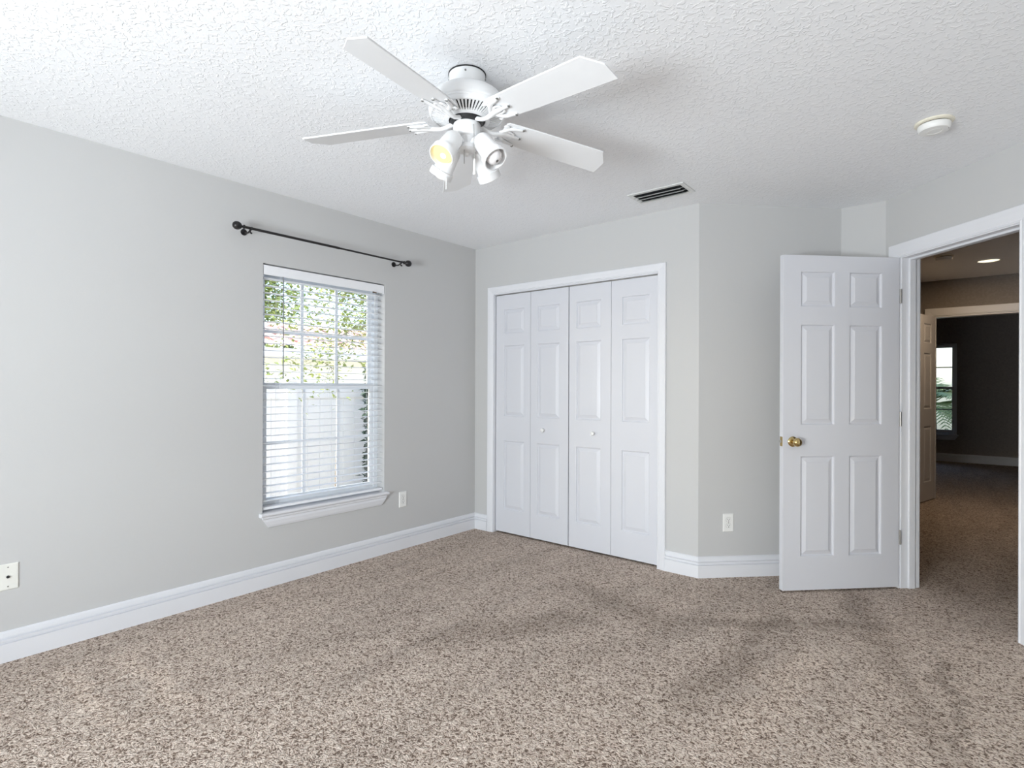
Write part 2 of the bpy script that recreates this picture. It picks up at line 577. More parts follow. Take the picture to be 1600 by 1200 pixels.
FR_DOOR = wall_frame(D, (S, -S), (-S, -S))
tr1 = casing('trim_1', FR_DOOR, OP0 - 0.006, OP1 + 0.006, OPT + 0.006, 0.084).build('trim_1', M['trim'])
struct(tr1, 'white casing around the bedroom doorway')
jb = MB()
jt = 0.018
jb.box(OP0 - jt, OP0, -0.122, 0.002, 0, OPT + jt, FR_DOOR)
jb.box(OP1, OP1 + jt, -0.122, 0.002, 0, OPT + jt, FR_DOOR)
jb.box(OP0, OP1, -0.122, 0.002, OPT, OPT + jt, FR_DOOR)
jb.build('jamb', M['trim'], tr1, bevel=0.0015)
st = MB()
st.box(OP0, OP0 + 0.012, -0.085, -0.045, 0, OPT, FR_DOOR)
st.box(OP1 - 0.012, OP1, -0.085, -0.045, 0, OPT, FR_DOOR)
st.box(OP0 + 0.012, OP1 - 0.012, -0.085, -0.045, OPT - 0.012, OPT, FR_DOOR)
st.build('door_stop', M['trim'], tr1, bevel=0.0015)
sp = MB()
sp.box(OP1 - 0.002, OP1 + 0.001, -0.035, -0.006, 0.885, 0.945, FR_DOOR)
sp.build('strike_plate', M['brass'], tr1)
hb = MB()   # hall side casing
FR_DOOR_B = wall_frame(dwp(0, 0.12), (S, -S), (S, S))
casing('c', FR_DOOR_B, OP0 - 0.006, OP1 + 0.006, OPT + 0.006, 0.07).build('back_casing', M['trim'], tr1)

FR_CL = wall_frame((0, YC), (1, 0), (0, -1))
tr2 = casing('trim_2', FR_CL, CLX0 + 0.012, CLX1 - 0.010, CLT - 0.006, 0.060).build('trim_2', M['trim'])
struct(tr2, 'white casing around the double closet doors')
jb = MB()
jb.box(CLX0, CLX0 + 0.014, -0.1, 0.001, 0, CLT, FR_CL)
jb.box(CLX1 - 0.014, CLX1, -0.1, 0.001, 0, CLT, FR_CL)
jb.box(CLX0 + 0.014, CLX1 - 0.014, -0.1, 0.001, CLT - 0.012, CLT, FR_CL)
jb.build('jamb', M['trim'], tr2)

FR_H = wall_frame((0, YH), (1, 0), (0, -1))
tr3 = casing('trim_3', FR_H, HO0, HO1, 2.045, 0.085).build('trim_3', M['trim'])
struct(tr3, 'casing around the far doorway across the hall')
jb = MB()
jb.box(HO0, HO0 + 0.018, -0.122, 0.001, 0, 2.045, FR_H)
jb.box(HO1 - 0.018, HO1, -0.122, 0.001, 0, 2.045, FR_H)
jb.box(HO0 + 0.018, HO1 - 0.018, -0.122, 0.001, 2.03, 2.045, FR_H)
jb.build('jamb', M['trim'], tr3)

# ------------------------------------------------------------------ panelled doors
def panel_slab(fr, w, z0, z1, t, panels):
    """slab from local x 0..w, y 0..-t (front face y=0), with moulded panels on both faces"""
    mb = MB()
    xs = sorted({0.0, w, *[p for q in panels for p in q[:2]]})
    zs = sorted({z0, z1, *[p for q in panels for p in q[2:4]]})
    steps = [(0.0, 0.0), (0.004, 0.0015), (0.007, 0.010), (0.012, 0.011), (0.034, 0.0035), (0.037, 0.0018)]
    for side in (0, 1):
        def P(x, z, dep):
            return fr @ Vector((x, -dep if side == 0 else -t + dep, z))
        for i in range(len(xs) - 1):
            for k in range(len(zs) - 1):
                xc, zc = (xs[i] + xs[i + 1]) / 2, (zs[k] + zs[k + 1]) / 2
                hit = [q for q in panels if q[0] < xc < q[1] and q[2] < zc < q[3]]
                if not hit:
                    mb.add([P(xs[i], zs[k], 0), P(xs[i + 1], zs[k], 0), P(xs[i + 1], zs[k + 1], 0), P(xs[i], zs[k + 1], 0)], [(0, 1, 2, 3)])
        for (a, b, c, d) in panels:
            rings = []
            for ins, dep in steps:
                rings.append([P(a + ins, c + ins, dep), P(b - ins, c + ins, dep), P(b - ins, d - ins, dep), P(a + ins, d - ins, dep)])
            vs = [p for r in rings for p in r]
            fs = []
            for i in range(len(rings) - 1):
                for j in range(4):
                    k = (j + 1) % 4
                    fs.append((i * 4 + j, i * 4 + k, (i + 1) * 4 + k, (i + 1) * 4 + j))
            n = (len(rings) - 1) * 4
            fs.append((n, n + 1, n + 2, n + 3))
            mb.add(vs, fs)
    def Q(x, y, z): return fr @ Vector((x, y, z))
    mb.add([Q(0, 0, z0), Q(0, -t, z0), Q(0, -t, z1), Q(0, 0, z1)], [(0, 1, 2, 3)])
    mb.add([Q(w, 0, z0), Q(w, -t, z0), Q(w, -t, z1), Q(w, 0, z1)], [(0, 1, 2, 3)])
    mb.add([Q(0, 0, z0), Q(w, 0, z0), Q(w, -t, z0), Q(0, -t, z0)], [(0, 1, 2, 3)])
    mb.add([Q(0, 0, z1), Q(w, 0, z1), Q(w, -t, z1), Q(0, -t, z1)], [(0, 1, 2, 3)])
    # weld coincident vertices so normals come out right
    import bmesh
    me = bpy.data.meshes.new('tmp')
    me.from_pydata(mb.v, [], mb.f)
    bm = bmesh.new(); bm.from_mesh(me)
    bmesh.ops.remove_doubles(bm, verts=bm.verts, dist=1e-5)
    bm.to_mesh(me); bm.free()
    out = MB()
    out.v = [tuple(v.co) for v in me.vertices]
    out.f = [tuple(p.vertices) for p in me.polygons]
    bpy.data.meshes.remove(me)
    return out

ROWS = [(1.730, 1.947), (1.012, 1.624), (0.213, 0.825)]
def knob_lathe(fr, x, z, y0, out=1):
    """round knob on a rosette, axis along local y of fr"""
    m = fr @ Matrix.Translation((x, y0, z)) @ Matrix.Rotation(-PI / 2 * out, 4, 'X')
    ros = MB().lathe([(0.0305, 0.0), (0.0315, 0.004), (0.029, 0.008), (0.020, 0.011), (0.0125, 0.013), (0.0115, 0.018)], m, 32)
    kn = MB().lathe([(0.0115, 0.016), (0.012, 0.026), (0.020, 0.033), (0.0255, 0.042), (0.0265, 0.052), (0.023, 0.061), (0.014, 0.067), (1e-5, 0.068)], m, 32)
    return ros, kn

# bedroom door: leaf stands square to its wall, hinged at the left jamb
HX = 0.132
hinge = dwp(HX, -0.018)
LW = 0.757
# local x runs from hinge out into the room, local y towards the doorway (right), z up
FR_LEAF = wall_frame(hinge, (-S, -S), (S, -S))
d1 = empty('door_1', (hinge[0], hinge[1], 0))
struct(d1, 'white six-panel bedroom door standing open')
cols = [(0.115, 0.330), (0.425, 0.645)]
pl1 = [(a, b, c, d) for a, b in cols for c, d in ROWS]
panel_slab(FR_LEAF, LW, 0.012, 2.043, 0.036, pl1).build('leaf', M['door'], d1)
ros, kn = knob_lathe(FR_LEAF, LW - 0.060, 0.913, 0.0, 1)
r_ = ros.build('rosette', M['brass'], d1, smooth=True)
tag(r_, 'round brass rosette')
tag(kn.build('knob', M['brass'], r_, smooth=True), 'polished brass knob')
ros, kn = knob_lathe(FR_LEAF, LW - 0.060, 0.913, -0.036, -1)
r_ = ros.build('rosette', M['brass'], d1, smooth=True)
kn.build('knob', M['brass'], r_, smooth=True)
lp = MB()
lp.box(LW - 0.0005, LW + 0.0015, -0.030, -0.006, 0.884, 0.942, FR_LEAF)
l_ = lp.build('latch_plate', M['brass'], d1)
MB().box(LW + 0.001, LW + 0.011, -0.024, -0.012, 0.906, 0.921, FR_LEAF).build('latch_bolt', M['steel'], l_, bevel=0.002)
for hz in (1.806, 1.048, 0.318):
    hg = MB()
    hg.tube([FR_LEAF @ Vector((-0.006, 0.004, hz - 0.044)), FR_LEAF @ Vector((-0.006, 0.004, hz + 0.044))], 0.0055, 12)
    hg.box(-0.004, 0.0, -0.030, 0.002, hz - 0.043, hz + 0.043, FR_LEAF)
    hg.build('hinge', M['steel'], d1, smooth=True)

# closet bifold doors
def bifold(name, x0, x1, label, knob_leaf, knob_x):
    o = empty(name, ((x0 + x1) / 2, YC, 0))
    struct(o, label)
    w = (x1 - x0 - 0.003) / 2
    for i in range(2):
        xa = x0 + i * (w + 0.003)
        fr = wall_frame((xa, YC + 0.022), (1, 0), (0, -1))
        if (i == 0) == (name == 'door_2'):
            c0, c1 = 0.082, 0.302
        else:
            c0, c1 = w - 0.302 , w - 0.082
        rows = [(1.683, 1.890), (0.988, 1.587), (0.205, 0.787)]
        lf = panel_slab(fr, w, 0.014, 2.010, 0.032, [(c0 + 0.0, c1, a, b) for a, b in rows]).build('leaf', M['door'], o)
        if i == knob_leaf:
            m = fr @ Matrix.Translation((knob_x - xa, 0, 0.892)) @ Matrix.Rotation(-PI / 2, 4, 'X')
            MB().lathe([(0.009, 0), (0.008, 0.006), (0.0075, 0.010), (0.014, 0.016), (0.0165, 0.022), (0.015, 0.028), (0.008, 0.032), (1e-5, 0.033)], m, 24).build('knob', M['plastic'], lf, smooth=True)
bifold('door_2', CLX0 + 0.022, 0.960, 'left pair of white bifold closet doors', 1, 0.728)
bifold('door_3', 0.968, CLX1 - 0.020, 'right pair of white bifold closet doors', 0, 1.186)
tk = MB()
tk.box(CLX0 + 0.02, CLX1 - 0.02, YC + 0.026, YC + 0.05, CLT - 0.018, CLT - 0.0121)
tk.build('door_track', M['steel'], tr2)

# far door across the hall, swung towards us
HD = Vector((HO0 + 0.012, YH - 0.02))
hdir = Vector((2.88 - HD.x, 7.085 - HD.y)).normalized()
FR_HD = wall_frame(HD, hdir, (-hdir.y, hdir.x))
d4 = empty('door_4', (HD.x, HD.y, 0))
struct(d4, 'six-panel door standing open across the hall')
panel_slab(FR_HD, LW, 0.012, 2.035, 0.036, pl1).build('leaf', M['door'], d4)

# ------------------------------------------------------------------ windows
def window(name, fr, w, z0, z1, label, stool=True, depth=0.15, sill_mat='trim', cols=3):
    """single hung window; local x along the wall, y into the room, wall face at y=0"""
    o = empty(name, fr @ Vector((w / 2, 0, z0)))
    struct(o, label)
    yb, yf = -depth + 0.01, -depth + 0.07
    fw = 0.035
    f = MB()
    f.box(0, fw, yb, yf, z0, z1, fr); f.box(w - fw, w, yb, yf, z0, z1, fr)
    f.box(fw, w - fw, yb, yf, z0, z0 + fw, fr); f.box(fw, w - fw, yb, yf, z1 - fw, z1, fr)
    f.build('window_frame', M['vinyl'], o, bevel=0.002)
    zm = (z0 + z1) / 2 + 0.015
    for nm, za, zb, ya, yc_ in (('upper_sash', zm - 0.02, z1 - fw, yb + 0.006, yb + 0.028), ('lower_sash', z0 + fw, zm + 0.02, yb + 0.03, yb + 0.055)):
        sw = 0.032
        s = MB()
        s.box(fw, fw + sw, ya, yc_, za, zb, fr); s.box(w - fw - sw, w - fw, ya, yc_, za, zb, fr)
        s.box(fw + sw, w - fw - sw, ya, yc_, za, za + 0.04, fr); s.box(fw + sw, w - fw - sw, ya, yc_, zb - 0.04, zb, fr)
        so = s.build(nm, M['vinyl'], o, bevel=0.002)
        ym = (ya + yc_) / 2
        g = MB()
        xa, xb = fw + sw, w - fw - sw
        for i in range(1, cols):
            xm = xa + (xb - xa) * i / cols
            g.box(xm - 0.010, xm + 0.010, ym - 0.005, ym + 0.005, za + 0.04, zb - 0.04, fr)
        zz = (za + zb) / 2
        g.box(xa, xb, ym - 0.0045, ym + 0.0045, zz - 0.010, zz + 0.010, fr)
        g.build('muntin_grid', M['vinyl'], so)
        MB().box(xa, xb, ym - 0.0015, ym + 0.0015, za + 0.04, zb - 0.04, fr).build('pane', M['glass'], so)
    if stool:
        s = MB()
        prof = [(-depth + 0.07, 0.0), (0.030, 0.0), (0.036, -0.004), (0.037, -0.012), (0.033, -0.018), (0.0, -0.018), (-depth + 0.07, -0.018)]
        # board with horns past the opening
        s.box(0, w, -depth + 0.06, 0.0, z0 - 0.02, z0 + 0.004, fr)
        s.build('sill_board', M[sill_mat], o)
        s = MB()
        e = 0.022
        pr = [(0.0, 0.004), (0.030, 0.004), (0.036, 0.0), (0.037, -0.008), (0.032, -0.016), (0.022, -0.02), (0.0, -0.02)]
        vs, fs = [], []
        for xx in (-e, w + e):
            vs += [fr @ Vector((xx, a, z0 + b)) for a, b in pr]
        n = len(pr)
        fs += [(j, (j + 1) % n, n + (j + 1) % n, n + j) for j in range(n)] + [tuple(range(n))[::-1], tuple(range(n, 2 * n))]
        s.add(vs, fs)
        s.build('window_sill', M[sill_mat], o)
        s = MB()
        pr = [(0.0, -0.02), (0.024, -0.02), (0.024, -0.030), (0.018, -0.036), (0.020, -0.050), (0.015, -0.075), (0.010, -0.088), (0.0, -0.092)]
        # apron with returned ends: taper the profile inwards towards the bottom
        vs, fs = [], []
        for sgn, xx in ((-1, 0.0), (1, w)):
            for a, b in pr:
                ins = 0.0 if b > -0.04 else (abs(b) - 0.036) * 0.75
                vs.append(fr @ Vector((xx - sgn * (ins - 0.008), a, z0 + b)))
        n = len(pr)
        fs += [(j, (j + 1) % n, n + (j + 1) % n, n + j) for j in range(n)] + [tuple(range(n))[::-1], tuple(range(n, 2 * n))]
        s.add(vs, fs)
        s.build('apron', M[sill_mat], o)
    return o

FR_W1 = wall_frame((0, WIN_Y0), (0, 1), (1, 0))
window('window_1', FR_W1, WIN_Y1 - WIN_Y0, WIN_Z0, WIN_Z1, 'white single-hung window in the left wall')
FR_W2 = wall_frame((FWX0, YF), (1, 0), (0, -1))
window('window_2', FR_W2, FWX1 - FWX0, 0.455, 2.0, 'window in the far room beyond the hall')
FR_W3 = wall_frame((BWX1, YB), (-1, 0), (0, 1))
window('window_3', FR_W3, BWX1 - BWX0, 0.455, 1.992, 'wide window in the wall opposite the closet', cols=4)

# ------------------------------------------------------------------ blinds
def blind(fr, x0, x1, z0, z1, yc, label, group=None, tilt=0.0, pitch=0.0445, slat_w=0.050, ladders=(0.12, 0.5, 0.88), wand=None, raise_left=0.0, name='window_blind'):
    o = empty(name, fr @ Vector(((x0 + x1) / 2, yc, z0)))
    tag(o, label, 'blind', group)
    hr = MB()
    hr.box(x0, x1, yc - 0.028, yc + 0.026, z1 - 0.048, z1 - 0.006, fr)
    h = hr.build('headrail', M['slat'], o, bevel=0.002)
    va = MB()
    va.box(x0 - 0.002, x1 + 0.002, yc + 0.028, yc + 0.034, z1 - 0.068, z1 - 0.010, fr)
    va.build('valance', M['slat'], o, bevel=0.002)
    zt = z1 - 0.085
    zb = z0 + 0.045
    n = int((zt - zb) / pitch)
    me = None
    ct, sn = math.cos(tilt), math.sin(tilt)
    for i in range(n + 1):
        z = zt - i * pitch
        if me is None:
            mb = MB()
            prof = []
            for k in range(7):
                a = -slat_w / 2 + slat_w * k / 6
                prof.append((a, 0.0022 * (1 - (2 * a / slat_w) ** 2)))
            ring = prof + [(a, b - 0.0026) for a, b in reversed(prof)]
            vs, fs = [], []
            for xx in (x0 + 0.004, x1 - 0.004):
                for a, b in ring:
                    yy, zz = a * ct - b * sn, a * sn + b * ct
                    vs.append(fr @ Vector((xx, yc + yy, z + zz)))
            m = len(ring)
            fs += [(j, (j + 1) % m, m + (j + 1) % m, m + j) for j in range(m)] + [tuple(range(m))[::-1], tuple(range(m, 2 * m))]
            mb.add(vs, fs)
            s0 = mb.build('slat', M['slat'], o, smooth=True, angle=50)
            me = s0.data
            zfirst = z
        else:
            s = bpy.data.objects.new('slat', me)
            scene.collection.objects.link(s)
            s.parent = o
            s.location = (0, 0, z - zfirst)
    br = MB()
    vs = []
    for xx, dz in ((x0 + 0.004, raise_left), (x1 - 0.004, 0.0)):
        for a, b in ((-0.026, 0), (0.026, 0), (0.026, 0.016), (-0.026, 0.016)):
            vs.append(fr @ Vector((xx, yc + a, z0 + 0.012 + dz + b)))
    br.add(vs, [(0, 1, 5, 4), (1, 2, 6, 5), (2, 3, 7, 6), (3, 0, 4, 7), (0, 3, 2, 1), (4, 5, 6, 7)])
    br.build('bottom_rail', M['slat'], o, bevel=0.003)
    for q in ladders:
        xx = x0 + (x1 - x0) * q
        c = MB()
        for yy in (-0.0265, 0.0265):
            c.tube([fr @ Vector((xx, yc + yy, z0 + 0.026)), fr @ Vector((xx, yc + yy, z1 - 0.048))], 0.0011, 6)
        c.build('ladder_cord', M['cord'], o)
    if wand:
        xw, za, zb_ = wand
        w_ = MB()
        w_.tube([fr @ Vector((xw, yc + 0.036, za)), fr @ Vector((xw, yc + 0.042, za - 0.03)), fr @ Vector((xw, yc + 0.043, zb_ + 0.02)), fr @ Vector((xw, yc + 0.043, zb_))], [0.003, 0.004, 0.0042, 0.0042], 6)
        w_.build('tilt_wand', M['wand'], o, smooth=True)
        k = MB()
        k.tube([fr @ Vector((x1 - 0.10, yc + 0.035, z1 - 0.070)), fr @ Vector((x1 - 0.07, yc + 0.035, z1 - 0.072))], 0.0055, 8)
        k.build('cord_lock', M['tan'], o)
        c = MB()
        pts = [fr @ Vector((x1 - 0.085 + 0.004 * math.sin(i * 0.9), yc + 0.037, z1 - 0.07 - i * 0.02)) for i in range(9)]
        c.tube(pts, 0.0014, 6)
        c.build('lift_cord', M['cord'], o)
    return o

blind(FR_W1, 0.006, WIN_Y1 - WIN_Y0 - 0.006, WIN_Z0 + 0.006, WIN_Z1, -0.036,
      'white horizontal blind hanging in the window of the left wall', wand=(0.127, 1.925, 1.285))
# ------------------------------------------------------------------ curtain rod
def curtain_rod():
    y0, y1, z, x = 1.525, 2.715, 2.163, 0.08
    o = empty('curtain_rod', (0.0, (y0 + y1) / 2, z))
    tag(o, 'dark bronze curtain rod with ball finials above the window', 'curtain rod')
    ym = 2.16
    r = MB(); r.tube([(x, y0, z), (x, ym, z)], 0.0080, 14); r.build('outer_rod', M['rod'], o, smooth=True)
    r = MB(); r.tube([(x, ym - 0.02, z), (x, y1, z)], 0.0062, 14); r.build('inner_rod', M['rod'], o, smooth=True)
    for yy, s in ((y0, -1), (y1, 1)):
        m = Matrix.Translation((x, yy, z)) @ Matrix.Rotation(-s * PI / 2, 4, 'X')
        f = MB()
        f.lathe([(0.0085, -0.006), (0.012, -0.002), (0.012, 0.003), (0.007, 0.007), (0.0065, 0.012), (0.011, 0.016), (0.0195, 0.024),
                 (0.0235, 0.034), (0.0240, 0.042), (0.0215, 0.053), (0.014, 0.062), (0.005, 0.066), (1e-5, 0.0665)], m, 24)
        f.build('finial', M['rod'], o, smooth=True)
        b = MB()
        yb = yy - s * 0.035
        b.tube([(0.0, yb, z - 0.01), (0.004, yb, z - 0.01)], 0.019, 16)
        b.tube([(0.002, yb, z - 0.012), (0.03, yb, z - 0.020), (0.06, yb, z - 0.022), (0.078, yb, z - 0.0115), (0.094, yb, z - 0.012), (0.100, yb, z + 0.004)], 0.0045, 10)
        b.tube([(0.078, yb, z - 0.0115), (0.085, yb, z - 0.028), (0.097, yb, z - 0.032)], [0.0045, 0.004, 0.005], 10)
        b.build('bracket', M['rod'], o, smooth=True)
curtain_rod()

# ------------------------------------------------------------------ outlets and plates
def plate(fr, x, z, w, h, mat, parent):
    mb = MB()
    vs = []
    rings = [(0.0, 0.0), (0.0, 0.003), (0.003, 0.0058), (0.006, 0.0062)]
    for ins, y in rings:
        vs += [fr @ Vector((x + sx * (w / 2 - ins), y, z + sz * (h / 2 - ins))) for sx, sz in ((-1, -1), (1, -1), (1, 1), (-1, 1))]
    fs = [(3, 2, 1, 0)]
    for i in range(3):
        for j in range(4):
            k = (j + 1) % 4
            fs.append((i * 4 + j, i * 4 + k, (i + 1) * 4 + k, (i + 1) * 4 + j))
    fs.append((12, 13, 14, 15))
    mb.add(vs, fs)
    return mb.build('cover_plate', M[mat], parent)

def outlet(fr, x, z, label, group):
    o = empty('wall_outlet', fr @ Vector((x, 0, z)))
    tag(o, label, 'outlet', group)
    plate(fr, x, z, 0.072, 0.117, 'plastic', o)
    for dz in (0.0195, -0.0195):
        pts = []
        for j in range(24):
            a = 2 * PI * j / 24
            px, pz = 0.0172 * math.cos(a), 0.0172 * math.sin(a)
            pz = max(-0.0138, min(0.0138, pz))
            pts.append((px, pz))
        m = fr @ Matrix.Translation((x, 0.0062, z + dz)) @ Matrix.Rotation(PI / 2, 4, 'X')
        g = MB(); g.prism([(a * 1.07, b * 1.07) for a, b in pts], m @ Matrix.Translation((0, 0, -0.0006)), 0.0004)
        rim = g.build('receptacle_gap', M['steel'], o)
        rb = MB(); rb.prism(pts, m @ Matrix.Translation((0, 0, -0.002)), 0.0019)
        rc = rb.build('receptacle', M['plastic'], o)
        sl = MB()
        sl.box(x - 0.0072, x - 0.0052, 0.0081, 0.0088, z + dz - 0.001, z + dz + 0.0075, fr)
        sl.box(x + 0.0050, x + 0.0074, 0.0081, 0.0088, z + dz - 0.0002, z + dz + 0.0068, fr)
        mm = fr @ Matrix.Translation((x, 0.0081, z + dz - 0.0075)) @ Matrix.Rotation(-PI / 2, 4, 'X')
        sl.lathe([(0.0027, 0), (0.0027, 0.0007)], mm, 12)
        sl.build('slots', M['dark'], rc)
    mm = fr @ Matrix.Translation((x, 0.0060, z)) @ Matrix.Rotation(-PI / 2, 4, 'X')
    MB().lathe([(0.0032, 0), (0.003, 0.0012), (0.001, 0.0016)], mm, 12).build('screw', M['screw'], o)

FR_L = wall_frame((0, 0), (0, 1), (1, 0))
FR_BC = wall_frame(B, (S, S), (S, -S))
og = 'white duplex outlets'
outlet(FR_L, 2.775, 0.376, 'white duplex outlet on the left wall, right of the window sill', og)
outlet(FR_BC, 0.204, 0.354, 'white duplex outlet on the angled wall behind the open door', og)
def cable_plate():
    x, z = 0.511, 0.378
    o = empty('cable_plate', FR_L @ Vector((x, 0, z)))
    tag(o, 'off-white cable wall plate with one round jack, left edge of photo', 'wall plate')
    plate(FR_L, x, z, 0.074, 0.117, 'ivory', o)
    def cyl(nm, dz, prof, mat):
        mm = FR_L @ Matrix.Translation((x, 0.006, z + dz)) @ Matrix.Rotation(-PI / 2, 4, 'X')
        MB().lathe(prof, mm, 16).build(nm, M[mat], o, smooth=True)
    cyl('jack', 0.0, [(0.0062, 0), (0.0062, 0.002), (0.0048, 0.0025), (0.0048, 0.007), (0.003, 0.007)], 'dark')
    cyl('screw', 0.043, [(0.003, 0), (0.0028, 0.001), (0.001, 0.0014)], 'screw')
    cyl('screw', -0.043, [(0.003, 0), (0.0028, 0.001), (0.001, 0.0014)], 'screw')
cable_plate()

# ------------------------------------------------------------------ ceiling vent, smoke detectors, hall light
def vent():
    x0, x1, y0, y1 = 1.690, 2.052, 3.150, 3.345
    o = empty('ceiling_vent', ((x0 + x1) / 2, (y0 + y1) / 2, H))
    tag(o, 'white louvred air vent in the ceiling in front of the closet wall', 'vent')
    f = MB()
    b = 0.028
    z1, z0 = H, H - 0.006
    f.box(x0, x1, y0, y0 + b, z0, z1); f.box(x0, x1, y1 - b, y1, z0, z1)
    f.box(x0, x0 + b, y0 + b, y1 - b, z0, z1); f.box(x1 - b, x1, y0 + b, y1 - b, z0, z1)
    f.build('frame', M['vent_metal'], o, bevel=0.002)
    d = MB(); d.box(x0 + b, x1 - b, y0 + b, y1 - b, H - 0.0025, H - 0.0005); d.build('duct_opening', M['dark'], o)
    n = 3
    for i in range(n):
        yc = y0 + b + (y1 - y0 - 2 * b) * (i + 0.5) / n
        l = MB()
        ring = []
        for k in range(6):
            t = k / 5
            ring.append((yc + 0.026 - 0.046 * t, H - 0.0035 - 0.021 * t ** 1.6))
        vs = []
        for xx in (x0 + b + 0.002, x1 - b - 0.002):
            vs += [(xx, a, c) for a, c in ring] + [(xx, a - 0.0012, c - 0.0016) for a, c in reversed(ring)]
        m = 12
        fs = [(j, (j + 1) % m, m + (j + 1) % m, m + j) for j in range(m)] + [tuple(range(m))[::-1], tuple(range(m, 2 * m))]
        l.add(vs, fs)
        l.build('louvre', M['vent_metal'], o, smooth=True)
vent()

def detector(x, y, label, group, sc=1.0):
    o = empty('smoke_detector', (x, y, H))
    tag(o, label, 'smoke detector', group)
    m = Matrix.Translation((x, y, H)) @ Matrix.Rotation(PI, 4, 'X') @ Matrix.Scale(sc, 4)
    MB().lathe([(0.074, 0), (0.074, 0.006), (0.070, 0.009), (0.062, 0.010)], m, 40).build('base_plate', M['cream_plastic'], o, smooth=True)
    body = MB().lathe([(0.062, 0.0135), (0.0635, 0.017), (0.061, 0.034), (0.056, 0.040), (0.030, 0.0425), (0.029, 0.0405), (0.027, 0.0405), (0.026, 0.0425), (1e-5, 0.043)], m, 40)
    bo = body.build('body', M['plastic'], o, smooth=True)
    MB().lathe([(0.058, 0.009), (0.058, 0.0145)], m, 40).build('vent_gap', M['dark'], o)
    b = MB(); b.box(0.050, 0.054, -0.004, 0.004, 0.040, 0.0405, m); b.build('indicator', M['screw'], bo)
dg = 'round ceiling smoke detectors'
detector(3.222, 3.150, 'round cream smoke detector on the bedroom ceiling near the doorway', dg)
detector(3.18, 6.40, 'round smoke detector on the dim hall ceiling, left of the lit recessed lamp', dg)

def can_light():
    x, y = 3.50, 6.89
    o = empty('recessed_light', (x, y, H))
    tag(o, 'lit round recessed lamp in the dim hall ceiling', 'ceiling light')
    m = Matrix.Translation((x, y, H)) @ Matrix.Rotation(PI, 4, 'X')
    MB().lathe([(0.100, 0.0), (0.100, 0.004), (0.090, 0.007), (0.080, 0.003), (0.078, 0.0005)], m, 40).build('trim_ring', M['plastic'], o, smooth=True)
    MB().lathe([(0.078, 0.001), (0.05, 0.005), (1e-5, 0.006)], m, 40).build('lens', M['can_lit'], o, smooth=True)
    d = bpy.data.lights.new('hall_lamp', 'AREA')
    d.shape = 'DISK'
    d.size = 0.14
    d.energy = 8
    d.color = (1.0, 0.72, 0.45)
    lo = bpy.data.objects.new('hall_lamp', d)
    scene.collection.objects.link(lo)
    lo.location = (x, y, H - 0.012)
can_light()

